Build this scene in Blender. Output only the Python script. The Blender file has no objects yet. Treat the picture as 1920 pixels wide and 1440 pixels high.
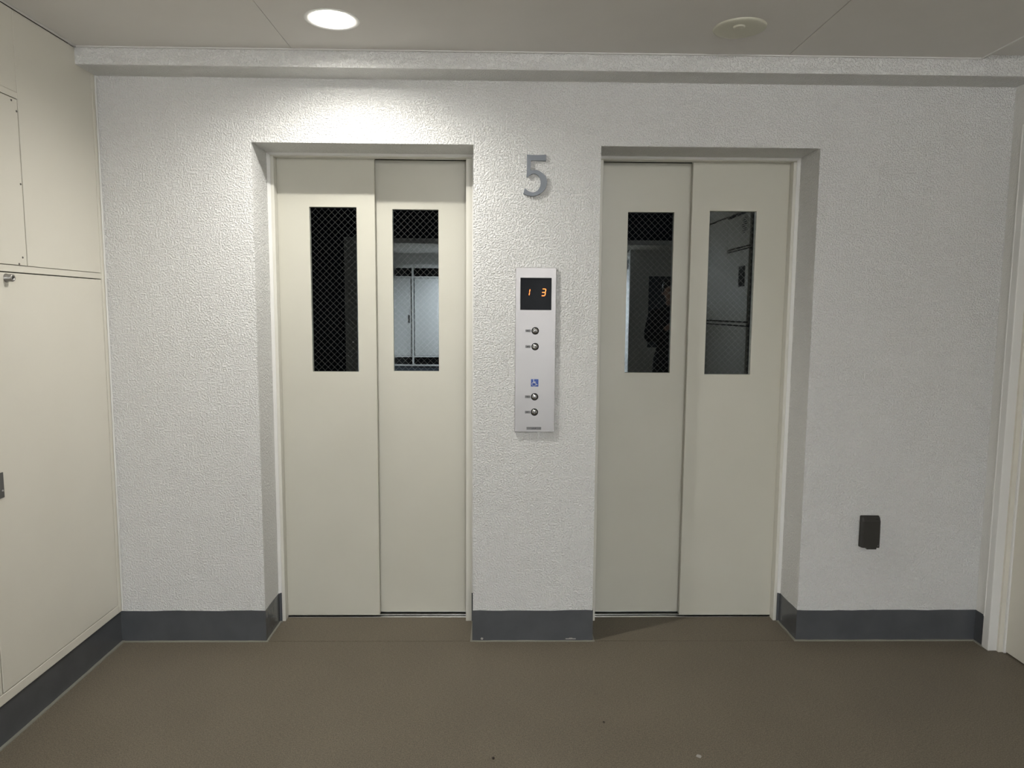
import bpy, bmesh, math, random
from mathutils import Vector, Matrix
random.seed(4)
scene = bpy.context.scene
COL = scene.collection

# ------------------------------------------------------------------ camera, world, exposure
CAM = Vector((0.0, -3.0062, 1.4530))
PITCH, ROLL, YAW = 0.1033, 0.0068, 0.0184
FPX = 1331.0
fw = Vector((math.sin(YAW)*math.cos(PITCH), math.cos(YAW)*math.cos(PITCH), -math.sin(PITCH)))
r0 = Vector((math.cos(YAW), -math.sin(YAW), 0)); u0 = r0.cross(fw)
rr = math.cos(ROLL)*r0 + math.sin(ROLL)*u0
uu = -math.sin(ROLL)*r0 + math.cos(ROLL)*u0
cd = bpy.data.cameras.new('camera'); cam = bpy.data.objects.new('camera', cd); COL.objects.link(cam)
cd.sensor_width = 36.0; cd.sensor_fit = 'HORIZONTAL'; cd.lens = FPX/1920*36.0
cd.clip_start = 0.02; cd.clip_end = 100
M3 = Matrix((rr, uu, -fw)).transposed()
cam.matrix_world = Matrix.Translation(CAM) @ M3.to_4x4()
scene.camera = cam

w = bpy.data.worlds.new('night'); scene.world = w; w.use_nodes = True
w.node_tree.nodes['Background'].inputs[0].default_value = (0.35, 0.45, 0.7, 1)
w.node_tree.nodes['Background'].inputs[1].default_value = 0.004      # night sky outside

vs = scene.view_settings
vs.view_transform = 'Standard'; vs.look = 'None'; vs.gamma = 1.0; vs.use_curve_mapping = False
vs.exposure = 1.06
LAMP_W, FILL_L, PASSAGE_W = 32.0, 103.0, 580.0

# ------------------------------------------------------------------ dimensions (metres)
XL, XR = -1.635, 2.130
ZT, ZS, ZC = 2.130, 2.383, 2.448
BD = 0.137
A0, A1 = -1.018, -0.110          # opening of the first lift
B0, B1 = 0.417, 1.328            # opening of the second lift
FY = 0.200                       # front of the lift frames
ZB = 0.139                       # baseboard height

# ------------------------------------------------------------------ materials
def mat(name, col, rough=0.5, metal=0.0, spec=0.5):
    m = bpy.data.materials.new(name); m.use_nodes = True
    b = m.node_tree.nodes['Principled BSDF']
    b.inputs['Base Color'].default_value = (*col, 1); b.inputs['Roughness'].default_value = rough
    b.inputs['Metallic'].default_value = metal; b.inputs['Specular IOR Level'].default_value = spec
    return m
def nodes(m): return m.node_tree.nodes, m.node_tree.links, m.node_tree.nodes['Principled BSDF']
def coords(m, scale=(1, 1, 1)):
    n, l, b = nodes(m)
    t = n.new('ShaderNodeTexCoord'); mp = n.new('ShaderNodeMapping'); mp.inputs['Scale'].default_value = scale
    l.new(t.outputs['Object'], mp.inputs['Vector']); return mp
def noise(m, vec, scale, detail=2.0, rough=0.5):
    n, l, b = nodes(m); x = n.new('ShaderNodeTexNoise'); x.inputs['Scale'].default_value = scale
    x.inputs['Detail'].default_value = detail; x.inputs['Roughness'].default_value = rough
    l.new(vec.outputs['Vector'], x.inputs['Vector']); return x
def mottled(m, c0, c1, scale, scl=(1, 1, 1), detail=3, lo=.35, hi=.65):
    n, l, b = nodes(m); x = noise(m, coords(m, scl), scale, detail)
    r = n.new('ShaderNodeValToRGB'); r.color_ramp.elements[0].position = lo; r.color_ramp.elements[1].position = hi
    r.color_ramp.elements[0].color = (*c0, 1); r.color_ramp.elements[1].color = (*c1, 1)
    l.new(x.outputs['Fac'], r.inputs['Fac']); l.new(r.outputs['Color'], b.inputs['Base Color']); return r
def bump(m, height, strength, dist):
    n, l, b = nodes(m); x = n.new('ShaderNodeBump'); x.inputs['Strength'].default_value = strength
    x.inputs['Distance'].default_value = dist
    l.new(height, x.inputs['Height']); l.new(x.outputs['Normal'], b.inputs['Normal'])

def make_stucco(name, col, k=1.0):
    m = mat(name, col, 0.55, spec=0.35)
    n, l, b = nodes(m); mp = coords(m)
    a = noise(m, mp, 142, 2.0, 0.55)
    ra = n.new('ShaderNodeValToRGB'); ra.color_ramp.elements[0].position = .44; ra.color_ramp.elements[1].position = .64
    l.new(a.outputs['Fac'], ra.inputs['Fac'])
    c = noise(m, mp, 380, 1.5, 0.5)
    mx = n.new('ShaderNodeMath'); mx.operation = 'MULTIPLY_ADD'; mx.inputs[1].default_value = 0.22
    l.new(c.outputs['Fac'], mx.inputs[0]); l.new(ra.outputs['Color'], mx.inputs[2])
    bump(m, mx.outputs[0], 1.0*k, 0.0036)
    return m
M = {}
M['stucco'] = make_stucco('stucco_white', (0.80, 0.80, 0.785))
M['stucco_fine'] = make_stucco('stucco_reveal', (0.76, 0.755, 0.725), 0.4)
M['ceiling'] = mat('ceiling_board_paint', (0.66, 0.645, 0.615), 0.7, spec=.3)
mottled(M['ceiling'], (.70, .68, .655), (.715, .695, .67), 6)
M['trim'] = mat('white_trim', (0.74, 0.735, 0.71), 0.4)
M['cream'] = mat('cream_enamel', (0.70, 0.665, 0.575), 0.42)
mottled(M['cream'], (.69, .663, .580), (.71, .683, .600), 3)
M['door'] = mat('lift_door_enamel', (0.60, 0.585, 0.515), 0.38)
mottled(M['door'], (.550, .535, .460), (.570, .555, .480), 2.5)
M['frame'] = mat('lift_frame_enamel', (0.66, 0.645, 0.58), 0.4)
M['base'] = mat('slate_base_paint', (0.08, 0.085, 0.09), 0.22)
mottled(M['base'], (.074, .079, .086), (.086, .091, .098), 9)
n_, l_, b_ = nodes(M['base']); bump(M['base'], noise(M['base'], coords(M['base']), 35, 2).outputs['Fac'], .12, .004)
M['caulk'] = mat('grey_caulk', (0.25, 0.245, 0.205), 0.5)
M['dark'] = mat('dark_gap', (0.02, 0.02, 0.02), 0.8)
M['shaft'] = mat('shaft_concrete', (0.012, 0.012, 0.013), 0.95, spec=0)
M['steel'] = mat('brushed_steel', (0.345, 0.333, 0.330), 0.42, 1.0)
n_, l_, b_ = nodes(M['steel']); bn = noise(M['steel'], coords(M['steel'], (1, 1, .03)), 900, 2)
bump(M['steel'], bn.outputs['Fac'], .12, .0006)
M['alu'] = mat('sill_aluminium', (0.55, 0.55, 0.54), 0.28, 1.0)
M['zinc'] = mat('numeral_grey', (0.155, 0.172, 0.195), 0.45, 0.2)
M['numedge'] = mat('display_glass', (0.004, 0.0045, 0.006), 0.05, spec=.035)
M['ledorange'] = mat('led_orange', (0.3, .05, .01), .5)
b_ = nodes(M['ledorange'])[2]; b_.inputs['Emission Color'].default_value = (1, .16, .03, 1); b_.inputs['Emission Strength'].default_value = 2.6
M['ledoff'] = mat('led_unlit', (0.016, 0.016, 0.019), .4)
M['blackring'] = mat('button_bezel', (0.012, 0.012, 0.012), .6, spec=.2)
M['cap'] = mat('button_steel', (0.58, 0.58, 0.58), .2, 1.0)
M['arrow'] = mat('button_arrow', (0.13, 0.13, 0.135), .5)
M['label'] = mat('label_grey', (0.17, 0.17, 0.175), .5)
M['ink'] = mat('label_ink', (0.05, 0.05, 0.052), .6)
M['blue'] = mat('sign_blue', (0.012, 0.055, 0.30), .4)
M['white'] = mat('sign_white', (0.82, 0.82, 0.82), .4)
M['socket'] = mat('outlet_dark_plastic', (0.028, 0.026, 0.022), .45)
M['ivory'] = mat('cover_ivory', (0.60, 0.59, 0.49), .45)
M['ring'] = mat('lamp_trim_white', (0.78, 0.78, 0.76), .35)
M['reflector'] = mat('lamp_reflector', (0.9, 0.9, 0.88), .3)
M['glow'] = mat('lamp_glow', (1, 1, 1), .5)
b_ = nodes(M['glow'])[2]; b_.inputs['Emission Color'].default_value = (1, .97, .90, 1); b_.inputs['Emission Strength'].default_value = 34
M['fillglow'] = mat('fill_drum_glow', (.9, .9, .9), .5)
b_ = nodes(M['fillglow'])[2]; b_.inputs['Emission Color'].default_value = (1, .975, .94, 1); b_.inputs['Emission Strength'].default_value = FILL_L
M['bolt'] = mat('dull_metal', (0.36, 0.35, 0.33), .4, .8)
M['screw'] = mat('screw_dark', (0.12, 0.11, 0.10), .5, .5)
M['lockplate'] = mat('lock_plate_steel', (0.17, 0.17, 0.165), .35, .8)
M['farwhite'] = mat('cabinet_white', (0.72, 0.72, 0.71), .4)
M['slate'] = mat('plinth_slate', (0.07, 0.08, 0.10), .4)
M['black'] = mat('black_glass', (0.006, 0.006, 0.007), .1)
M['skin'] = mat('skin', (0.45, 0.27, 0.19), .5)
M['lips'] = mat('lips', (0.32, 0.13, 0.11), .5)
M['cloth'] = mat('black_cloth', (0.010, 0.010, 0.012), .9)
M['hair'] = mat('black_hair', (0.012, 0.010, 0.009), .5)
M['shoe'] = mat('shoe_black', (0.015, 0.015, 0.015), .5)
M['grime'] = mat('debris_dark', (0.03, 0.022, 0.016), .8)
M['chip'] = mat('chip_pale', (0.36, 0.35, 0.33), .7)

# floor: taupe ribbed sheet with fine cross weave and slow tone drift
m = M['floor'] = mat('taupe_floor_sheet', (0.15, 0.125, 0.09), 0.6, spec=.35)
n, l, b = nodes(m)
rib = noise(m, coords(m, (60, 420, 1)), 1.0, 2)
grain = noise(m, coords(m), 250, 3, .6)
slow = noise(m, coords(m), 2.2, 4)
def ramp(src, a, bb, lo, hi):
    r = n.new('ShaderNodeValToRGB'); r.color_ramp.elements[0].position = lo; r.color_ramp.elements[1].position = hi
    r.color_ramp.elements[0].color = (*a, 1); r.color_ramp.elements[1].color = (*bb, 1); l.new(src.outputs['Fac'], r.inputs['Fac']); return r
c1 = ramp(slow, (.150, .128, .096), (.170, .146, .109), .3, .7)
c2 = ramp(grain, (.55, .55, .55), (1.42, 1.42, 1.38), .3, .72)
c3 = ramp(rib, (.84, .84, .84), (1.1, 1.1, 1.1), .3, .7)
m1 = n.new('ShaderNodeMix'); m1.data_type = 'RGBA'; m1.blend_type = 'MULTIPLY'; m1.inputs[0].default_value = 1
l.new(c1.outputs[0], m1.inputs[6]); l.new(c2.outputs[0], m1.inputs[7])
m2 = n.new('ShaderNodeMix'); m2.data_type = 'RGBA'; m2.blend_type = 'MULTIPLY'; m2.inputs[0].default_value = 1
l.new(m1.outputs[2], m2.inputs[6]); l.new(c3.outputs[0], m2.inputs[7]); l.new(m2.outputs[2], b.inputs['Base Color'])
bump(m, grain.outputs['Fac'], .35, .0012)

# wired glass: each surface mirrors a share and lets the rest through to the dark shaft
m = M['glass'] = bpy.data.materials.new('wired_glass'); m.use_nodes = True
n, l = m.node_tree.nodes, m.node_tree.links; n.remove(n['Principled BSDF'])
gl = n.new('ShaderNodeBsdfGlossy'); gl.inputs['Roughness'].default_value = 0.0; gl.inputs['Color'].default_value = (.86, .95, 1.0, 1)
tr = n.new('ShaderNodeBsdfTransparent'); tr.inputs['Color'].default_value = (.93, .95, .95, 1)
mx = n.new('ShaderNodeMixShader'); mx.inputs[0].default_value = .055
l.new(tr.outputs[0], mx.inputs[1]); l.new(gl.outputs[0], mx.inputs[2]); l.new(mx.outputs[0], n['Material Output'].inputs['Surface'])
M['wire'] = mat('glass_wire', (0.13, 0.13, 0.125), .4, .3)

# ------------------------------------------------------------------ mesh helpers
def link(name, bm, mt, parent=None, smooth=False):
    me = bpy.data.meshes.new(name); bmesh.ops.recalc_face_normals(bm, faces=bm.faces); bm.to_mesh(me); bm.free()
    mts = mt if isinstance(mt, (list, tuple)) else [mt]
    for x in mts: me.materials.append(M[x])
    if smooth:
        for p in me.polygons: p.use_smooth = True
    o = bpy.data.objects.new(name, me); COL.objects.link(o)
    if parent: attach(o, parent)
    return o
def attach(o, parent):
    o.parent = parent
    # parts are built in hall coordinates: only an Empty carries an offset
    if parent.type == 'EMPTY': o.matrix_parent_inverse = Matrix.Translation(-parent.location)
def thing(name, loc, label, cat, group=None):
    o = bpy.data.objects.new(name, None); o.empty_display_size = .05; o.location = loc; COL.objects.link(o)
    tag(o, label, cat, group); return o
def tag(o, label=None, cat=None, group=None, kind=None):
    if label: o['label'] = label
    if cat: o['category'] = cat
    if group: o['group'] = group
    if kind: o['kind'] = kind
    return o
def add_box(bm, x0, x1, y0, y1, z0, z1, bev=0, seg=2):
    v = [bm.verts.new((x, y, z)) for x in (x0, x1) for y in (y0, y1) for z in (z0, z1)]
    fs = [bm.faces.new([v[i] for i in f]) for f in ((0, 1, 3, 2), (4, 6, 7, 5), (0, 4, 5, 1), (2, 3, 7, 6), (0, 2, 6, 4), (1, 5, 7, 3))]
    if bev:
        es = {e for f in fs for e in f.edges}
        bmesh.ops.bevel(bm, geom=list(es), offset=bev, segments=seg, affect='EDGES', profile=.5)
def box(name, x0, x1, y0, y1, z0, z1, mt, parent=None, bev=0, seg=2):
    bm = bmesh.new(); add_box(bm, x0, x1, y0, y1, z0, z1, bev, seg); return link(name, bm, mt, parent)
def boxes(name, lst, mt, parent=None, bev=0):
    bm = bmesh.new()
    for q in lst: add_box(bm, *q, bev=bev, seg=1)
    return link(name, bm, mt, parent)
def grid_solid(name, us, vs_, occ, w0, w1, fn, mt, parent=None):
    """cells (us x vs_) that occ() keeps, extruded from w0 to w1; fn maps (u, v, w) to a point"""
    bm = bmesh.new(); cache = {}
    def V(i, j, k):
        if (i, j, k) not in cache: cache[(i, j, k)] = bm.verts.new(fn(us[i], vs_[j], (w0, w1)[k]))
        return cache[(i, j, k)]
    nu, nv = len(us)-1, len(vs_)-1
    O = lambda i, j: 0 <= i < nu and 0 <= j < nv and occ(i, j)
    for i in range(nu):
        for j in range(nv):
            if not O(i, j): continue
            for k in (0, 1): bm.faces.new((V(i, j, k), V(i+1, j, k), V(i+1, j+1, k), V(i, j+1, k)))
            if not O(i-1, j): bm.faces.new((V(i, j, 0), V(i, j+1, 0), V(i, j+1, 1), V(i, j, 1)))
            if not O(i+1, j): bm.faces.new((V(i+1, j, 0), V(i+1, j+1, 0), V(i+1, j+1, 1), V(i+1, j, 1)))
            if not O(i, j-1): bm.faces.new((V(i, j, 0), V(i+1, j, 0), V(i+1, j, 1), V(i, j, 1)))
            if not O(i, j+1): bm.faces.new((V(i, j+1, 0), V(i+1, j+1, 0), V(i+1, j+1, 1), V(i, j+1, 1)))
    return link(name, bm, mt, parent)
XZ = lambda u, v, w: (u, w, v)       # u = x, v = z, w = y
YZ = lambda u, v, w: (w, u, v)       # u = y, v = z, w = x
def band(name, path, t, z0, z1, mt, parent=None, jit=0.0):
    """strip of thickness t on the right-hand side of an open path in the floor plane"""
    P = [Vector(p) for p in path]; nrm = []
    for a, b2 in zip(P, P[1:]):
        d = (b2-a).normalized(); nrm.append(Vector((d.y, -d.x)))
    off = []
    for i, p in enumerate(P):
        if i == 0: o = nrm[0]*t
        elif i == len(P)-1: o = nrm[-1]*t
        else:
            s = nrm[i-1]+nrm[i]; o = s*(t/max(.2, s.dot(nrm[i])))
        off.append(p+o)
    pts = []
    for i in range(len(P)-1):
        k = max(1, int((P[i+1]-P[i]).length/.03)) if jit else 1
        for s in range(k): pts.append((P[i].lerp(P[i+1], s/k), off[i].lerp(off[i+1], s/k)))
    pts.append((P[-1], off[-1]))
    bm = bmesh.new(); rows = []; z = 0
    for a, b2 in pts:
        z = .6*z + random.uniform(-jit, jit)
        rows.append([bm.verts.new((a.x, a.y, z0)), bm.verts.new((b2.x, b2.y, z0)), bm.verts.new((b2.x, b2.y, z1+z)), bm.verts.new((a.x, a.y, z1+z))])
    for r1, r2 in zip(rows, rows[1:]):
        for k in range(4): bm.faces.new((r1[k], r1[(k+1) % 4], r2[(k+1) % 4], r2[k]))
    bm.faces.new(rows[0]); bm.faces.new(rows[-1][::-1])
    return link(name, bm, mt, parent)
def lathe(name, prof, centre, axis, mt, parent=None, seg=64, smooth=True, cap=False):
    """profile (radius, along) revolved about axis through centre"""
    bm = bmesh.new(); c = Vector(centre); ax = Vector(axis).normalized()
    e1 = ax.orthogonal().normalized(); e2 = ax.cross(e1); rings = []
    for r, h in prof:
        if r < 1e-6: rings.append([bm.verts.new(c+ax*h)]); continue
        rings.append([bm.verts.new(c+ax*h+(e1*math.cos(a)+e2*math.sin(a))*r) for a in (2*math.pi*i/seg for i in range(seg))])
    for a, b2 in zip(rings, rings[1:]):
        for i in range(seg):
            j = (i+1) % seg
            if len(a) == 1 and len(b2) == 1: continue
            if len(a) == 1: bm.faces.new((a[0], b2[i], b2[j]))
            elif len(b2) == 1: bm.faces.new((a[i], a[j], b2[0]))
            else: bm.faces.new((a[i], a[j], b2[j], b2[i]))
    return link(name, bm, mt, parent, smooth)
def prism_xz(name, pts, y0, y1, mt, parent=None, bev=0):
    bm = bmesh.new()
    f = [bm.verts.new((x, y0, z)) for x, z in pts]; g = [bm.verts.new((x, y1, z)) for x, z in pts]
    ff = bm.faces.new(f); bm.faces.new(g[::-1]); nn = len(pts)
    for i in range(nn): bm.faces.new((f[i], f[(i+1) % nn], g[(i+1) % nn], g[i]))
    if bev: bmesh.ops.bevel(bm, geom=list(ff.edges), offset=bev, segments=1, affect='EDGES')
    return link(name, bm, mt, parent)
def panel_with_hole(name, x0, x1, y0, y1, z0, z1, hole, mt, parent):
    """flat board with one round hole"""
    cx, cy, r = hole; bm = bmesh.new(); seg = 48
    for z in (z0, z1):
        o = [bm.verts.new(p) for p in ((x0, y0, z), (x1, y0, z), (x1, y1, z), (x0, y1, z))]
        i_ = [bm.verts.new((cx+r*math.cos(2*math.pi*k/seg), cy+r*math.sin(2*math.pi*k/seg), z)) for k in range(seg)]
        es = [bm.edges.new((o[k], o[(k+1) % 4])) for k in range(4)] + [bm.edges.new((i_[k], i_[(k+1) % seg])) for k in range(seg)]
        bmesh.ops.triangle_fill(bm, use_beauty=True, use_dissolve=False, edges=es)
        if z == z0: o0, i0 = o, i_
    for k in range(4): bm.faces.new((o0[k], o0[(k+1) % 4], o[(k+1) % 4], o[k]))
    for k in range(seg): bm.faces.new((i0[k], i0[(k+1) % seg], i_[(k+1) % seg], i_[k]))
    return link(name, bm, mt, parent)
def structure(o, label, cat):
    return tag(o, label, cat, kind='structure')

# ================================================================== THE ROOM
# ---- floor: dark screed with the taupe sheets laid on it
fl = box('floor', -6, 6, -12, 0.34, -0.15, -0.012, 'dark')
structure(fl, 'taupe sheet floor of the lift hall with fine weave', 'floor')
box('floor_sheet', -6, 6, -12, -0.0055, -0.012, 0.0, 'floor', fl)
box('floor_sheet', A0-.01, A1+.01, -0.0025, 0.2425, -0.012, 0.0, 'floor', fl)
box('floor_sheet', B0-.01, B1+.01, -0.0025, 0.2425, -0.012, 0.0, 'floor', fl)
boxes('floor_sheet_edge', [(XL, A0-.01, -.004, .1, -.012, -.0005), (A1+.01, B0-.01, -.004, .1, -.012, -.0005), (B1+.01, XR, -.004, .1, -.012, -.0005)], 'floor', fl)

# ---- back wall with the two lift openings
wb = grid_solid('wall_back', [XL-.25, A0, A1, B0, B1, XR+.25], [0, ZT, ZC+.12], lambda i, j: j == 1 or i % 2 == 0, 0.0, FY, XZ, 'stucco')
structure(wb, 'white stucco wall with two recessed lift openings', 'wall')
for x0, x1, y1 in ((XL-.25, A0, .33), (A1, B0, .33), (B1, XR+.25, .33)):
    box('pier_core', x0-(.0 if x0 < -1.2 else -.045), x1-(.03 if x1 < 1.4 else 0), FY, y1, 0, ZT, 'shaft', wb)
box('header_core', XL-.25, XR+.25, FY, .33, ZT+.006, ZC+.1, 'shaft', wb)
beam = box('beam_back', XL-.2, XR+.2, -BD, 0.0, ZS, ZC+.12, 'stucco')
structure(beam, 'shallow white stucco beam under the ceiling above the lifts', 'beam')

# ---- lift shaft behind the doors
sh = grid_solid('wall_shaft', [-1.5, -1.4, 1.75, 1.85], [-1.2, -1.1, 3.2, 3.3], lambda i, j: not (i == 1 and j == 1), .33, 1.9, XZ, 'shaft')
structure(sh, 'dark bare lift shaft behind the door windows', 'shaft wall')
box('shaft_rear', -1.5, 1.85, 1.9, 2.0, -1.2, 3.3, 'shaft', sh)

# ---- baseboards painted slate grey, with a pale caulk bead at the floor
def base_run(path, label):
    o = band('baseboard_back', path, .0025, 0, ZB, 'base', jit=.0012); structure(o, label, 'baseboard')
    band('caulk_bead', path, .011, 0, .004, 'caulk', o, jit=.0008); return o
base_run([(XL-.009, 0), (A0, 0), (A0, FY-.006), (A0+.0125, FY-.0035)], 'slate grey baseboard between the cream cabinets and first lift')
cb = base_run([(A1-.0125, FY-.0035), (A1, FY-.006), (A1, 0), (B0, 0), (B0, FY-.006), (B0+.0125, FY-.0035)], 'slate grey baseboard wrapped round the pier between the lifts')
base_run([(B1-.0125, FY-.0035), (B1, FY-.006), (B1, 0), (XR, 0), (XR, -.068)], 'slate grey baseboard from the second lift to the side door')
bm = bmesh.new(); bmesh.ops.create_icosphere(bm, subdivisions=2, radius=1)
for v in bm.verts:
    k = random.uniform(.6, 1.25); v.co = Vector((-.070+v.co.x*.0055*k, -.0035+v.co.y*.0022, .011+v.co.z*.006*k))
link('paint_chip', bm, 'chip', cb)
bm = bmesh.new(); add_box(bm, .30, .345, -.0045, -.002, .008, .0115); add_box(bm, .315, .33, -.0045, -.002, .012, .014); link('paint_chip', bm, 'chip', cb)

# ---- ceiling boards with narrow seams, thin edge trim; raised strip along the side wall
LX, LY = -0.583, -0.425           # downlight position
YE = -3.60                        # hall ceiling stops here, open sky behind
ce = box('ceiling', XL-.25, XR+.25, YE, 0.0, ZC+.10, ZC+.2, 'dark')
structure(ce, 'grey-white painted ceiling boards of the lift hall', 'ceiling')
gap = .0012
panel_with_hole('ceiling_panel', -.804+gap, 1.12-gap, -1.35, -BD-.012, ZC, ZC+.012, (LX, LY, .084), 'ceiling', ce)
box('ceiling_panel', XL+.014, -.804-gap, -1.35, -BD-.012, ZC, ZC+.012, 'ceiling', ce)
box('ceiling_panel', 1.12+gap, 1.880, -1.35, -BD-.012, ZC, ZC+.012, 'ceiling', ce)
box('ceiling_panel', -.804+gap, 1.12-gap, YE, -1.352, ZC, ZC+.012, 'ceiling', ce)
box('ceiling_panel', XL+.014, -.804-gap, YE, -1.352, ZC, ZC+.012, 'ceiling', ce)
box('ceiling_panel', 1.12+gap, 1.880, YE, -1.352, ZC, ZC+.012, 'ceiling', ce)
box('ceiling_strip', 1.880, XR+.2, YE, 0, ZC+.014, ZC+.026, 'ceiling', ce)
box('edge_trim', XL, 1.886, -BD-.010, -BD-.002, ZC-.0035, ZC+.010, 'trim', ce, .001)
box('edge_trim', XL+.003, XL+.012, YE, -BD-.002, ZC-.0035, ZC+.010, 'trim', ce, .001)
box('edge_trim', 1.880, 1.887, YE, -BD-.002, ZC-.0035, ZC+.014, 'trim', ce, .001)

# ---- side walls
wl = grid_solid('wall_left', [-2.62, -.0], [0, ZC+.12], lambda i, j: True, XL-.32, XL-.12, YZ, 'stucco_fine')
structure(wl, 'left hall wall behind the cream utility cabinets', 'wall')
wr = grid_solid('wall_right', [-2.52, -.96, -.10, 0.0], [0, 2.19, ZC+.12], lambda i, j: not (i == 1 and j == 0), XR, XR+.2, YZ, 'stucco_fine')
structure(wr, 'right white hall wall with a framed side door', 'wall')

# ---- side door at the picture's edge
dr = thing('door_1', (XR, -.53, 0), 'cream side door in a moulded frame at the picture right edge', 'door'); dr['kind'] = 'structure'
box('casing', XR-.008, XR+.034, -.104, -.062, 0, 2.217, 'trim', dr, .003)
box('casing', XR-.008, XR+.03, -.998, -.960, 0, 2.217, 'trim', dr, .003)
box('casing', XR-.008, XR+.03, -.960, -.100, 2.179, 2.217, 'trim', dr, .003)
box('casing_bead', XR-.010, XR, -.071, -.061, ZB, 2.219, 'trim', dr, .003)
box('jamb', XR+.030, XR+.056, -.115, -.1015, 0, 2.19, 'cream', dr)
box('door_stop', XR+.048, XR+.06, -.125, -.109, 0, 2.175, 'trim', dr, .002)
box('jamb', XR+.030, XR+.06, -.960, -.945, 0, 2.19, 'cream', dr)
box('head', XR+.030, XR+.06, -.960, -.100, 2.17, 2.19, 'cream', dr)
dl = box('leaf', XR+.055, XR+.095, -.945, -.112, .006, 2.172, 'cream', dr, .002)
lathe('handle', [(0, .06), (.024, .058), (.026, .04), (.012, .035), (.012, 0)], (XR+.055, -.87, .98), (-1, 0, 0), 'bolt', dl, 24)

# ================================================================== UTILITY CABINETS ON THE LEFT
uc = thing('utility_cabinet', (XL, -1.3, 0), 'cream built-in utility cabinets with flush panels along the left wall', 'cabinet')
cab_end = -2.60
# frame: stiles and rails stand flush with the panels, 3 mm joints between
FX0, FX1 = XL-.022, XL
box('carcass', XL-.12, XL-.022, cab_end, 0, .15, ZC+.02, 'dark', uc)
box('stile', FX0, FX1, -.0315, -.0, .142, ZC-.002, 'cream', uc, .0015)
box('corner_bead', XL, XL+.006, -.011, -.0, ZB+.003, ZS, 'trim', uc, .003)
box('stile_bead', XL-.001, XL+.003, -.031, -.024, .17, ZS-.06, 'cream', uc, .0015)
box('rail', FX0, FX1, cab_end, -.0315, 1.5705, 1.5925, 'cream', uc, .001)
box('rail', FX0, FX1, cab_end, -.0315, .142, .1765, 'cream', uc, .002)
def panel(name, y0, y1, z0, z1, mt='cream', g=.0023, x=XL, parent=None, s=1, t=.018):
    a, b2 = (x-t, x) if s > 0 else (x, x+t)
    return box(name, a, b2, y0+g, y1-g, z0+g, z1-g, mt, parent, .0012, 1)
door_low = panel('door', -.7455, -.0325, .1775, 1.5690, parent=uc)
panel('door', -1.460, -.7465, .1775, 1.5690, parent=uc)
panel('door', cab_end, -1.461, .1775, 1.5690, parent=uc)
panel('upper_panel', -.4865, -.0325, 1.5935, ZC-.003, g=.0008, parent=uc)
panel('upper_panel', -1.42, -.4870, 2.1735, ZC-.003, g=.0008, parent=uc)
panel('upper_panel', cab_end, -1.42, 1.5935, ZC-.003, g=.0008, parent=uc)
box('rail', FX0, FX1, -1.42, -.4875, 2.1530, 2.1735, 'cream', uc)
acc = panel('access_panel', -1.42, -.4880, 1.5930, 2.1520, g=.0018, parent=uc)
for y, z in ((-.515, 2.147), (-.492, 2.117), (-.494, 1.868), (-.507, 1.620), (-.527, 1.597), (-.9, 2.147), (-.9, 1.6)):
    lathe('screw', [(0, .0016), (.003, .0014), (.0038, 0)], (XL, y-.004, z+.002 if z < 2 else z-.006), (1, 0, 0), 'screw', acc, 12)
kb = lathe('latch_knob', [(0, .020), (.0055, .020), (.006, .0235), (.0105, .0235), (.0125, .021), (.0125, .004), (.0145, .002), (.0145, 0)], (XL, -.600, 1.549), (1, 0, 0), 'bolt', door_low, 32)
lathe('key_hole', [(0, .0212), (.0052, .0210), (.0052, .019)], (XL, -.600, 1.549), (1, 0, 0), 'dark', kb, 20)
lk = box('lock_plate', XL, XL+.003, -.760, -.680, .827, .912, 'lockplate', door_low, .0012)
lathe('lock_screw', [(0, .003), (.003, .0028), (.0042, .0015), (.0042, 0)], (XL+.003, -.6885, .850), (1, 0, 0), 'bolt', lk, 20)
lathe('lock_screw', [(0, .003), (.003, .0028), (.0042, .0015), (.0042, 0)], (XL+.003, -.752, .850), (1, 0, 0), 'bolt', lk, 20)
lathe('lock_cylinder', [(0, .006), (.012, .006), (.014, .004), (.014, 0)], (XL+.003, -.72, .875), (1, 0, 0), 'bolt', lk, 28)
bl = band('baseboard_left', [(XL-.012, cab_end), (XL-.012, 0)], .004, 0, .146, 'base', jit=.0008)
structure(bl, 'slate grey baseboard below the cream cabinets on the left', 'baseboard')
band('caulk_bead', [(XL-.012, cab_end), (XL-.012, 0)], .016, 0, .004, 'caulk', bl, jit=.0008)
box('backing', XL-.12, XL-.012, cab_end, 0, 0, .146, 'dark', bl)

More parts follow.
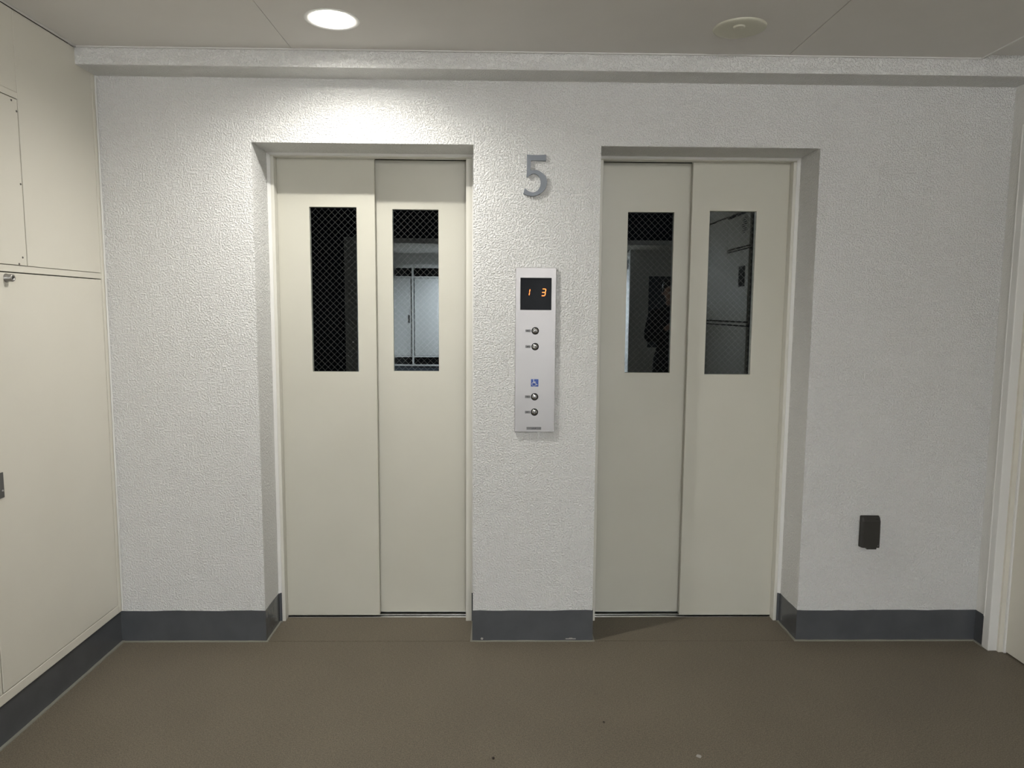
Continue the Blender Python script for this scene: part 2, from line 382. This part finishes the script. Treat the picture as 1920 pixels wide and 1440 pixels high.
# ================================================================== LIFT ENTRANCES
def wires(name, x0, x1, z0, z1, y, parent, pitch=.0290, hw=.00034):
    """diagonal wire net inside the glass, two crossing families of flat wires"""
    bm = bmesh.new()
    for s in (1, -1):
        k = math.floor((x0-s*z1 if s > 0 else x0+z0)/pitch)-1
        while True:
            c = k*pitch; k += 1
            # x - s*z = c
            pts = []
            for z in (z0, z1):
                x = c+s*z
                if x0-1e-9 <= x <= x1+1e-9: pts.append((x, z))
            for x in (x0, x1):
                z = (x-c)/s
                if z0 < z < z1: pts.append((x, z))
            if c > (x1-s*z0 if s > 0 else x1+z1): break
            if len(pts) < 2: continue
            (xa, za), (xb, zb) = pts[:2]
            d = Vector((xb-xa, zb-za)); 
            if d.length < 1e-4: continue
            d.normalize(); nx, nz = -d.y*hw, d.x*hw
            f = [bm.verts.new((px+sx*nx, yy, pz+sx*nz)) for yy in (y-.0003, y+.0003) for (px, pz), sx in (((xa, za), 1), ((xb, zb), 1), ((xb, zb), -1), ((xa, za), -1))]
            bm.faces.new(f[:4]); bm.faces.new(f[4:][::-1])
            for i in range(4): bm.faces.new((f[i], f[(i+1) % 4], f[4+(i+1) % 4], f[4+i]))
    o = link(name, bm, 'wire', parent); o['kind'] = 'stuff'; return o
def leaf(parent, x0, x1, y, wx0, wx1, wz0, wz1, z1):
    o = grid_solid('door_panel', [x0, wx0, wx1, x1], [.009, wz0, wz1, z1], lambda i, j: not (i == 1 and j == 1), y, y+.026, XZ, 'door', parent)
    bv = o.modifiers.new('edge', 'BEVEL'); bv.width = .0015; bv.segments = 2; bv.limit_method = 'ANGLE'
    box('window_pane', wx0-.002, wx1+.002, y+.005, y+.0115, wz0-.002, wz1+.002, 'glass', o)
    wires('wire_net', wx0, wx1, wz0, wz1, y+.008, o)
    return o
def entrance(x0, x1, in0, in1, label, leaves):
    t = thing('elevator_entrance', ((x0+x1)/2, FY, 0), label, 'elevator door', 'sliding lift doors in the stucco wall')
    zi = 2.1165
    box('jamb', x0+.010, in0, FY, FY+.042, 0, zi, 'frame', t, .002)
    box('jamb', in1, x1-.010, FY, FY+.042, 0, zi, 'frame', t, .002)
    box('frame_head', x0+.010, x1-.010, FY, FY+.042, zi, ZT+.006, 'frame', t, .002)
    # thin sealing bead between wall and frame
    bm = bmesh.new()
    for a, s in ((x0, 1), (x1, -1)):
        v = [bm.verts.new(p) for z in (ZB-.002, ZT) for p in ((a, FY-.010, z), (a, FY+.004, z), (a+s*.013, FY+.004, z), (a+s*.0125, FY-.003, z))]
        for i in range(4): bm.faces.new((v[i], v[(i+1) % 4], v[4+(i+1) % 4], v[4+i]))
    v = [bm.verts.new(p) for x in (x0, x1) for p in ((x, FY-.010, ZT), (x, FY+.004, ZT), (x, FY+.004, ZT-.009), (x, FY-.003, ZT-.008))]
    for i in range(4): bm.faces.new((v[i], v[(i+1) % 4], v[4+(i+1) % 4], v[4+i]))
    link('sealing_bead', bm, 'trim', t)
    boxes('backing_strip', [(x0-.05, in0-.002, FY+.042, FY+.05, 0, ZT+.1), (in1+.002, x1+.05, FY+.042, FY+.05, 0, ZT+.1)], 'dark', t)
    for q in leaves: leaf(t, *q)
    s = box('sill', x0-.02, x1+.02, .2425, .335, -.04, -.014, 'dark', t)
    box('sill_rail', x0-.01, x1+.01, .2430, .2560, -.014, .0010, 'alu', s, .001)
    box('sill_rail', x0-.01, x1+.01, .2635, .2800, -.014, .0030, 'alu', s, .001)
    box('sill_rail', x0-.01, x1+.01, .3000, .3300, -.014, .0030, 'alu', s, .001)
    return t
entrance(A0, A1, -.9915, -.150, 'beige two-panel lift door with wired windows, under the lit downlight',
         [(-1.000, -.5600, .2450, -.8515, -.6420, 1.1680, 1.9070, 2.1225), (-.6000, -.130, .2840, -.4870, -.2790, 1.1690, 1.9050, 2.1225)])
entrance(B0, B1, .4570, 1.3020, 'beige two-panel lift door in deeper shade, nearer the dark outlet cover',
         [(.8660, 1.318, .2430, .9480, 1.1600, 1.1655, 1.9050, 2.1225), (.4300, .910, .2840, .5850, .7960, 1.1680, 1.9030, 2.1225)])

# ================================================================== FLOOR NUMBER
FIVE = [(0.11, 2.09), (0.129, 2.0885), (0.151, 2.088), (0.169, 2.0885), (0.189, 2.09), (0.189, 2.065), (0.169, 2.066), (0.147, 2.067), (0.126, 2.067), (0.125, 2.025), (0.133, 2.0275), (0.14, 2.0285), (0.151, 2.028), (0.164, 2.0235), (0.175, 2.0165), (0.185, 2.007), (0.191, 1.996), (0.194, 1.983), (0.1935, 1.971), (0.19, 1.959), (0.184, 1.949), (0.176, 1.94), (0.165, 1.932), (0.153, 1.927), (0.142, 1.924), (0.131, 1.923), (0.119, 1.925), (0.108, 1.928), (0.096, 1.933), (0.0995, 1.945), (0.103, 1.955), (0.108, 1.949), (0.116, 1.943), (0.125, 1.939), (0.136, 1.937), (0.145, 1.939), (0.154, 1.944), (0.161, 1.952), (0.166, 1.963), (0.168, 1.974), (0.168, 1.985), (0.165, 1.995), (0.16, 2.004), (0.152, 2.011), (0.143, 2.0142), (0.136, 2.0142), (0.128, 2.0115), (0.121, 2.0065), (0.114, 1.999), (0.109, 2.003), (0.1105, 2.022), (0.111, 2.043), (0.111, 2.066)]
nm = prism_xz('floor_number', FIVE, -.0125, -.0005, 'zinc', bev=.0006)
tag(nm, 'grey metal numeral 5 fixed on the stucco between the lifts', 'number sign')

# ================================================================== HALL CALL PANEL
cp = thing('call_panel', (.1525, 0, .937), 'brushed steel lift call panel with black display and round buttons', 'control panel')
px0, px1, pz0, pz1 = .0675, .2375, .937, 1.631
pf = -.0125
box('faceplate', px0, px1, pf, -.0003, pz0, pz1, 'steel', cp, .0012)
disp = box('display', .0870, .2185, pf-.0008, pf+.002, 1.4550, 1.5895, 'numedge', cp, .0015)
def seg7(cx, cz, wd, ht, on, mt, name):
    bm = bmesh.new(); th = .0027; sl = .14
    segs = {'a': (-1, 1, 1, 1), 'g': (-1, 0, 1, 0), 'd': (-1, -1, 1, -1), 'b': (1, 0, 1, 1), 'c': (1, -1, 1, 0), 'f': (-1, 0, -1, 1), 'e': (-1, -1, -1, 0)}
    for k in on:
        xa, za, xb, zb = segs[k]
        p, q = Vector((xa*wd/2, za*ht/2)), Vector((xb*wd/2, zb*ht/2)); d = (q-p).normalized(); nn = Vector((-d.y, d.x))*th/2
        p2, q2 = p+d*.0008, q-d*.0008
        pts = [p2, p2+d*th*.4+nn, q2-d*th*.4+nn, q2, q2-d*th*.4-nn, p2+d*th*.4-nn]
        f = []
        for yy in (pf-.0014, pf-.0006): f.append([bm.verts.new((cx+v.x+sl*v.y, yy, cz+v.y)) for v in pts])
        bm.faces.new(f[0]); bm.faces.new(f[1][::-1])
        for i in range(6): bm.faces.new((f[0][i], f[0][(i+1) % 6], f[1][(i+1) % 6], f[1][i]))
    o = link(name, bm, mt, disp); return o
tag(seg7(.1185, 1.529, .0150, .0265, 'bc', 'ledorange', 'digit'), 'glowing orange digit 1')
tag(seg7(.1850, 1.529, .0150, .0280, 'abgcd', 'ledorange', 'digit'), 'glowing orange digit 3')
def button(bx, bz, up):
    b = lathe('button', [(0, .0052), (.004, .0050), (.008, .0042), (.0108, .0028), (.0122, .001), (.0122, -.001)], (bx, pf, bz), (0, -1, 0), 'cap', cp, 40)
    lathe('bezel', [(.0122, .0), (.0126, .0016), (.0150, .0016), (.0157, .0006), (.0157, -.001)], (bx, pf, bz), (0, -1, 0), 'blackring', b, 40)
    s = 1 if up else -1
    bm = bmesh.new(); pts = [(-.0058, -.0042*s), (.0058, -.0042*s), (0, .0055*s)]
    f = [bm.verts.new((bx+x, pf-.0056, bz+z)) for x, z in pts]; g = [bm.verts.new((bx+x, pf-.0035, bz+z)) for x, z in pts]
    bm.faces.new(f); bm.faces.new(g[::-1])
    for i in range(3): bm.faces.new((f[i], f[(i+1) % 3], g[(i+1) % 3], g[i]))
    link('arrow', bm, 'arrow', b)
    lb = box('button_label', bx-.0410, bx-.0185, pf-.0008, pf+.001, bz-.0056, bz+.0056, 'label', cp, .0003, 1)
    boxes('lettering', [(bx-.0335, bx-.0305, pf-.0011, pf-.0006, bz-.0022, bz+.0022), (bx-.0290, bx-.0262, pf-.0011, pf-.0006, bz-.0012*s-.001, bz-.0012*s+.001)], 'ink', lb)
for bz, up in ((1.368, 1), (1.3015, 0), (1.0885, 1), (1.0225, 0)): button(.1515, bz, up)
sg = box('access_sign', .1355, .1672, pf-.0008, pf+.001, 1.1320, 1.1635, 'blue', cp, .0002, 1)
def stroke(bm, pts, wd, y0, y1, ox, oz, sc):
    for (xa, za), (xb, zb) in zip(pts, pts[1:]):
        p, q = Vector((ox+xa*sc, oz+za*sc)), Vector((ox+xb*sc, oz+zb*sc)); d = (q-p).normalized(); nn = Vector((-d.y, d.x))*wd/2
        p, q = p-d*wd*.3, q+d*wd*.3
        c = [p+nn, q+nn, q-nn, p-nn]
        f = [bm.verts.new((v.x, y0, v.y)) for v in c]; g = [bm.verts.new((v.x, y1, v.y)) for v in c]
        bm.faces.new(f); bm.faces.new(g[::-1])
        for i in range(4): bm.faces.new((f[i], f[(i+1) % 4], g[(i+1) % 4], g[i]))
bm = bmesh.new(); ox, oz, sc = .1355, 1.1320, .0317
arc = [(.40+.255*math.cos(a), .345+.255*math.sin(a)) for a in (math.radians(d) for d in range(115, 361, 14))]
stroke(bm, arc, .0020, pf-.0013, pf-.0006, ox, oz, sc)
stroke(bm, [(.355, .80), (.375, .50), (.60, .50), (.735, .235), (.855, .285)], .0023, pf-.0014, pf-.0007, ox, oz, sc)
stroke(bm, [(.37, .635), (.60, .635)], .0022, pf-.0014, pf-.0007, ox, oz, sc)
hd = [(.35+.062*math.cos(a), .895+.062*math.sin(a)) for a in (2*math.pi*i/12 for i in range(12))]
f = [bm.verts.new((ox+x*sc, pf-.0014, oz+z*sc)) for x, z in hd]; bm.faces.new(f)
link('wheelchair_symbol', bm, 'white', sg)
npl = box('maker_plate', .1185, .1810, pf-.0008, pf+.001, .9465, .9590, 'label', cp, .0003, 1)
boxes('lettering', [(.1405, .1440, pf-.0011, pf-.0006, .9497, .9530), (.1452, .1485, pf-.0011, pf-.0006, .9515, .9545), (.1500, .1525, pf-.0011, pf-.0006, .9497, .9535), (.1545, .1585, pf-.0011, pf-.0006, .9510, .9545)], 'ink', npl)

# ================================================================== OUTLET COVER
oc = thing('outlet_cover', (1.624, 0, .429), 'dark brown weatherproof outlet cover low on the right wall', 'outlet')
ox0, ox1, oz0, oz1 = 1.5815, 1.6650, .4315, .5720
box('back_box', ox0, ox1, -.014, -.0005, oz0, oz1, 'socket', oc, .005, 3)
bm = bmesh.new()
prof = [(-.012, oz1-.003), (-.016, oz1-.004), (-.019, oz1-.007), (-.026, oz1-.022), (-.028, oz0+.020), (-.028, oz0+.003), (-.012, oz0+.002)]
L = [bm.verts.new((ox0+.002, y, z)) for y, z in prof]; R = [bm.verts.new((ox1-.002, y, z)) for y, z in prof]
L2 = [bm.verts.new((ox0+.008, y-.004, z)) for y, z in prof[1:-1]]; R2 = [bm.verts.new((ox1-.006, y-.004, z)) for y, z in prof[1:-1]]
bm.faces.new(L); bm.faces.new(R[::-1])
bm.faces.new((L[0], R[0], R[1], L[1])); bm.faces.new((L[-2], R[-2], R[-1], L[-1])); bm.faces.new((L[-1], R[-1], R[0], L[0]))
for i in range(len(L2)-1):
    bm.faces.new((L2[i], R2[i], R2[i+1], L2[i+1])); bm.faces.new((L[i+1], L2[i], L2[i+1], L[i+2])); bm.faces.new((R[i+1], R2[i], R2[i+1], R[i+2]))
bm.faces.new((L[1], R[1], R2[0], L2[0])); bm.faces.new((L[-2], R[-2], R2[-1], L2[-1]))
lid = link('lid', bm, 'socket', oc)
box('hinge_slot', ox0+.020, ox0+.031, -.0262, -.0220, oz1-.0125, oz1-.0100, 'dark', lid)
box('hinge_slot', ox1-.024, ox1-.013, -.0262, -.0220, oz1-.0125, oz1-.0100, 'dark', lid)
box('lift_tab', ox0+.024, ox1-.016, -.031, -.018, oz0-.0045, oz0+.006, 'socket', oc, .0015)
boxes('emblem', [(ox1-.013, ox1-.0115, -.0328, -.0318, oz0+.010, oz0+.014), (ox1-.0105, ox1-.0090, -.0328, -.0318, oz0+.011, oz0+.015)], 'label', lid)

# ================================================================== CEILING FITTINGS
def spot(name, loc, power, size_deg, parent, col, radius, blend=1.0):
    d = bpy.data.lights.new(name, 'SPOT'); d.energy = power; d.color = col; d.spot_size = math.radians(size_deg); d.spot_blend = blend
    d.shadow_soft_size = radius; o = bpy.data.objects.new(name, d); o.location = loc; COL.objects.link(o); attach(o, parent); return o
def downlight(x, y, z, label, power, sx=0, sy=0, col=(1.0, .975, .92), cone=176):
    t = thing('downlight', (x, y, z), label, 'ceiling light', 'round ceiling downlights')
    lathe('trim_ring', [(.0760, .004), (.0770, -.0004), (.0900, -.0015), (.0925, -.0018), (.0940, -.0012), (.0945, 0), (.0945, .0012), (.083, .0012)], (x, y, z), (0, 0, 1), 'ring', t)
    lathe('reflector', [(.0768, .000), (.0740, .008), (.060, .0165), (.030, .0215), (0, .0225)], (x, y, z), (0, 0, 1), 'reflector', t)
    lathe('lamp_disc', [(0, .0165), (.020, .0165), (.052, .0150), (.060, .0160)], (x, y, z), (0, 0, 1), 'glow', t)
    spot('downlight_beam', (x+sx, y+sy, z+.006), power, cone, t, col, .012)
    return t
downlight(LX, LY, ZC, 'lit round downlight with white ring in the ceiling above the first lift', LAMP_W, 0, -.05, cone=161)
dt = thing('fill_drum', (.30, -3.40, ZC), 'added fill light, a white drum unseen behind the camera', 'ceiling light')  # added lamp, never in view: lifts the light on the back wall
lathe('fill_drum_base', [(0, 0), (.15, 0), (.155, -.012), (.150, -.020), (0, -.020)], (.30, -3.40, ZC), (0, 0, 1), 'ring', dt)
lathe('fill_drum_diffuser', [(.143, -.020), (.145, -.060), (.143, -.100)], (.30, -3.40, ZC), (0, 0, 1), 'fillglow', dt)
lathe('fill_drum_cap', [(.152, -.100), (.152, -.110), (.10, -.114), (0, -.115)], (.30, -3.40, ZC), (0, 0, 1), 'ring', dt)  # opaque underside, shaped to hold the added light back from the floor
cv = thing('ceiling_cover', (.840, -.408, ZC), 'ivory round blank cover plate with small centre boss on the ceiling', 'cover plate')
pl_ = lathe('cover_plate', [(0, -.0085), (.070, -.0082), (.085, -.0070), (.0905, -.0048), (.0915, -.001), (.0915, -.0003)], (.840, -.408, ZC), (0, 0, 1), 'ivory', cv)
lathe('boss', [(0, -.0125), (.012, -.0125), (.0160, -.0135), (.0195, -.0125), (.0210, -.0080)], (.829, -.437, ZC), (0, 0, 1), 'ivory', cv, 40)

# ================================================================== SPECKS ON THE FLOOR
def speck(x, y, r, mt, label, h=.003):
    bm = bmesh.new(); bmesh.ops.create_icosphere(bm, subdivisions=1, radius=1)
    for v in bm.verts:
        k = random.uniform(.7, 1.2); v.co = Vector((x+v.co.x*r*k, y+v.co.y*r*1.3*k, max(0.0, .0005+v.co.z*h*k)))
    o = link('debris_speck', bm, mt); tag(o, label, 'debris'); return o
speck(.378, -.628, .0042, 'grime', 'tiny dark speck on the floor before the second lift')
speck(-.013, -.830, .0048, 'grime', 'tiny dark crumb on the floor at the bottom middle', .006)
speck(.662, -.824, .010, 'chip', 'small pale smudge on the floor near the bottom edge', .0006)

# ================================================================== BEHIND THE CAMERA (seen in the door glass)
# right-hand wall cabinets
rc = thing('utility_cabinet', (XR, -3.4, 0), 'cream utility cabinets with vent and dark slot, mirrored in the second lift', 'cabinet')
box('carcass', XR+.022, XR+.2, -4.20, -2.60, 0, ZC+.02, 'dark', rc)
def rp(name, y0, y1, z0, z1): return panel(name, y0, y1, z0, z1, g=.006, x=XR, parent=rc, s=-1, t=.03)
rp('plinth', -4.20, -2.60, .0, .15)
rp('door', -3.372, -2.60, .15, 1.331); rp('door', -4.20, -3.372, .15, 1.331)
rp('rail', -4.20, -2.60, 1.331, 1.365)
d1 = rp('door', -3.198, -2.60, 1.365, 2.000); rp('rail', -3.198, -2.60, 2.000, 2.022); d2 = rp('upper_panel', -3.198, -2.60, 2.022, 2.31)
rp('upper_panel', -4.20, -3.198, 1.365, 2.33)
box('rail', XR-.006, XR+.03, -4.20, -2.60, 2.335, 2.39, 'cream', rc)
box('rail', XR+.001, XR+.03, -4.20, -2.60, 2.395, ZC+.02, 'cream', rc)
box('dark_slot', XR-.003, XR+.001, -2.845, -2.688, 1.676, 1.855, 'dark', d1)
lathe('vent_ring', [(.070, .0), (.070, .008), (.082, .006), (.084, 0)], (XR, -2.725, 2.205), (-1, 0, 0), 'cream', d2, 40)
lathe('vent_back', [(0, .001), (.072, .001)], (XR, -2.725, 2.205), (-1, 0, 0), 'dark', d2, 40)
for k in range(-3, 4):
    z = 2.205+k*.018; hl = math.sqrt(max(0, .070**2-(k*.018)**2))
    box('vent_slat', XR-.006, XR-.002, -2.725-hl, -2.725+hl, z-.004, z+.004, 'cream', d2)

# far side of the light well: beam, side walls, bright passage with white meter cabinets
far = box('beam_far', -2.17, 5.2, -7.34, -6.57, ZS, ZC+.003, 'stucco_fine'); structure(far, 'low beam over the far passage mirrored in the lift glass', 'beam')
o = box('wall_far', 2.05, 5.2, -9.5, -7.34, 0, ZS, 'stucco_fine'); structure(o, 'dim far wall beside the passage, mirrored in the second lift', 'wall')
o2 = box('window_1', 2.285, 2.72, -7.352, -7.338, .90, 1.985, 'slate'); structure(o2, 'dark window in the dim far wall, mirrored in the glass', 'window')
o = box('wall_far_end', -2.60, 2.05, -9.5, -9.26, 0, 2.7, 'farwhite'); structure(o, 'white end wall of the passage behind the meter cabinets', 'wall')
o = box('wall_passage', -2.17, -2.0, -9.26, -6.57, 0, ZS, 'stucco_fine'); structure(o, 'dim side wall of the passage across the light well', 'wall')
o = box('ceiling_far', -2.17, 2.06, -9.26, -7.34, ZC, ZC+.05, 'farwhite'); structure(o, 'bright ceiling of the passage across the light well', 'ceiling')
mc = thing('meter_cabinet', (0, -9.2, 0), 'white meter cabinets with dark vents, mirrored in the first lift', 'cabinet')
fy = -9.20
box('carcass', -2.0, 2.05, -9.26, fy-.02, 0, 2.25, 'dark', mc)
box('plinth', -2.0, 2.05, fy-.02, fy-.005, 0, .445, 'slate', mc)
box('rail', -2.0, 2.05, fy-.02, fy+.01, .445, .475, 'farwhite', mc)
box('rail', -2.0, 2.05, fy-.02, fy+.01, .605, .630, 'farwhite', mc)
box('rail', -2.0, 2.05, fy-.02, fy+.01, 2.020, 2.045, 'farwhite', mc)
box('rail', -2.0, 2.05, fy-.02, fy+.012, 2.190, 2.25, 'farwhite', mc)
xs = [-2.0, -1.545, -.95, -.355, .24, .835, 1.43, 2.05]
for a, b2 in zip(xs, xs[1:]):
    dd = box('door', a+.030, b2-.030, fy-.012, fy, .637, 2.013, 'farwhite', mc, .002)
    box('handle', b2-.085, b2-.055, fy, fy+.006, 1.22, 1.36, 'lockplate', dd)
    box('mullion', a-.016, a+.016, fy-.02, fy+.022, .475, 2.19, 'farwhite', mc)
    box('vent_glass', a+.02, b2-.02, fy-.018, fy-.012, .475, .605, 'black', mc); box('vent_glass', a+.02, b2-.02, fy-.018, fy-.012, 2.045, 2.19, 'black', mc)
sc2 = thing('meter_cabinet', (2.05, -8.3, 0), 'white side cabinet along the bright passage, mirrored in the second lift', 'cabinet')
box('side_door', 2.02, 2.05, -9.15, -7.46, .63, 2.10, 'farwhite', sc2); box('vent_glass', 2.03, 2.05, -9.15, -7.46, 2.12, 2.26, 'black', sc2)
box('corner_post', 1.99, 2.065, -7.45, -7.335, 0, ZS, 'farwhite', sc2); box('plinth', 2.02, 2.05, -9.15, -7.46, 0, .44, 'slate', sc2)
downlight(-0.5, -8.3, ZC-.012, 'lit downlight added out of sight in the far passage as hall fill', PASSAGE_W, col=(.93, .965, 1.0))  # both passage lamps are added, out of the glass's view, to fill the hall
downlight(1.15, -8.4, ZC-.012, 'second lit downlight added out of sight in the far passage as hall fill', PASSAGE_W, col=(.93, .965, 1.0))

# ================================================================== PERSON MIRRORED IN THE SECOND LIFT
PX, PY = 1.93, -4.45
person = thing('person', (PX, PY, 0), 'person in black clothes holding a phone, half seen mirrored in the glass', 'person')
def skin(name, verts, edges, radii, mt, root=0, sub=2, parent=person):
    me = bpy.data.meshes.new(name); me.from_pydata([(v[0]+PX, v[1]+PY, v[2]) for v in verts], edges, []); me.materials.append(M[mt])
    o = bpy.data.objects.new(name, me); COL.objects.link(o); attach(o, parent)
    sk = o.modifiers.new('Skin', 'SKIN'); sk.use_smooth_shade = True
    lay = me.skin_vertices[0].data
    for i, r in enumerate(radii):
        lay[i].radius = r if isinstance(r, tuple) else (r, r); lay[i].use_root = (i == root)
    s = o.modifiers.new('Sub', 'SUBSURF'); s.levels = sub; s.render_levels = sub
    return o
V, E_, Rr = [], [], []
def jv(p, r, frm=None):
    V.append(p); Rr.append(r)
    if frm is not None: E_.append((frm, len(V)-1))
    return len(V)-1
pel = jv((0, 0, .96), (.135, .10)); sp = jv((0, 0, 1.14), (.12, .09), pel); ch = jv((0, 0, 1.34), (.15, .10), sp)
nb = jv((0, -.01, 1.475), .058, ch); nk = jv((0, .0, 1.535), .05, nb)
jaw = jv((0, .030, 1.590), (.060, .066), nk); hd = jv((0, .015, 1.668), (.086, .102), jaw); top = jv((0, -.002, 1.750), (.076, .088), hd)
for s in (-1, 1):
    h = jv((s*.095, 0, .88), .088, pel); k = jv((s*.10, .015, .50), .056, h); a = jv((s*.10, -.02, .10), .038, k); jv((s*.115, .12, .035), (.036, .026), a)
    sh_ = jv((s*.185, -.005, 1.415), .056, ch); el = jv((s*.235, .0, 1.13), .042, sh_); wr_ = jv((s*.095, .235, 1.265), .026, el)
    pm = jv((s*.062, .285, 1.300), (.034, .016), wr_)
    for f, (dx, dz, ln) in enumerate(((.022, .030, .9), (.012, .016, 1.0), (.004, .0, .95), (-.002, -.016, .78))):
        b1 = jv((s*(.058-.004*f), .312+.002*f, 1.328-.012*f), .0095, pm)
        b2 = jv((s*(.046-.002*f), .345*1.0+.002*f, 1.338-.014*f), .0088, b1)
        jv((s*(.024+.003*f), .355, 1.340-.015*f), .0078, b2)
    t1 = jv((s*.040, .285, 1.330), .0105, pm); jv((s*.020, .300, 1.352), .009, t1)
skin('body', V, E_, Rr, 'skin')
V, E_, Rr = [], [], []
pel = jv((0, 0, .80), (.175, .140)); md = jv((0, 0, .98), (.165, .132), pel); sp = jv((0, 0, 1.16), (.155, .122), md); ch = jv((0, 0, 1.36), (.185, .130), sp); cl = jv((0, -.012, 1.49), (.088, .080), ch); jv((0, -.006, 1.545), (.068, .066), cl)
for s in (-1, 1):
    sh_ = jv((s*.19, -.005, 1.420), .078, ch); el = jv((s*.24, .0, 1.125), .062, sh_); jv((s*.092, .238, 1.268), .046, el)
skin('jacket', V, E_, Rr, 'cloth')
V, E_, Rr = [], [], []
tp = jv((0, 0, 1.08), (.150, .118)); pel = jv((0, 0, .95), (.155, .122), tp)
for s in (-1, 1):
    h = jv((s*.095, 0, .86), .102, pel); k = jv((s*.10, .015, .50), .078, h); jv((s*.10, -.018, .025), .068, k)
skin('trousers', V, E_, Rr, 'cloth')
for s in (-1, 1):
    V, E_, Rr = [], [], []
    a = jv((s*.10, -.045, .045), (.042, .042)); b1 = jv((s*.105, .04, .042), (.044, .036), a); jv((s*.115, .15, .032), (.042, .028), b1)
    skin('shoe', V, E_, Rr, 'shoe')
V, E_, Rr = [], [], []
a = jv((0, -.055, 1.600), (.070, .050)); b1 = jv((0, -.045, 1.69), (.098, .085), a); c = jv((0, -.005, 1.768), (.100, .098), b1); jv((0, .070, 1.765), (.086, .046), c)
skin('hair', V, E_, Rr, 'hair')
for s in (-1, 1):
    V, E_, Rr = [], [], []
    a = jv((s*.083, .005, 1.635), .011); jv((s*.090, -.004, 1.670), .016, a); skin('ear', V, E_, Rr, 'skin', sub=1)
    ey = lathe('eye', [(0, .0075), (.005, .0065), (.009, .003), (.0105, 0)], (PX+s*.031, PY+.092, 1.664), (0, 1, 0), 'white', person, 20)
    lathe('pupil', [(0, .0085), (.0045, .0078), (.0046, .005)], (PX+s*.031, PY+.092, 1.664), (0, 1, 0), 'hair', ey, 16)
    V, E_, Rr = [], [], []
    a = jv((s*.016, .104, 1.686), .004); jv((s*.044, .096, 1.688), .004, a); skin('eyebrow', V, E_, Rr, 'hair', sub=1)
V, E_, Rr = [], [], []
a = jv((0, .100, 1.672), .009); b1 = jv((0, .118, 1.634), .014, a); skin('nose', V, E_, Rr, 'skin', sub=1)
V, E_, Rr = [], [], []
a = jv((-.022, .082, 1.597), .0045); b1 = jv((0, .092, 1.598), .0065, a); jv((.022, .082, 1.597), .0045, b1); skin('mouth', V, E_, Rr, 'lips', sub=1)
ph = box('phone', PX-.036, PX+.036, PY+.362, PY+.371, 1.275, 1.425, 'black', None, .003); tag(ph, 'black phone held up by the mirrored person', 'phone')
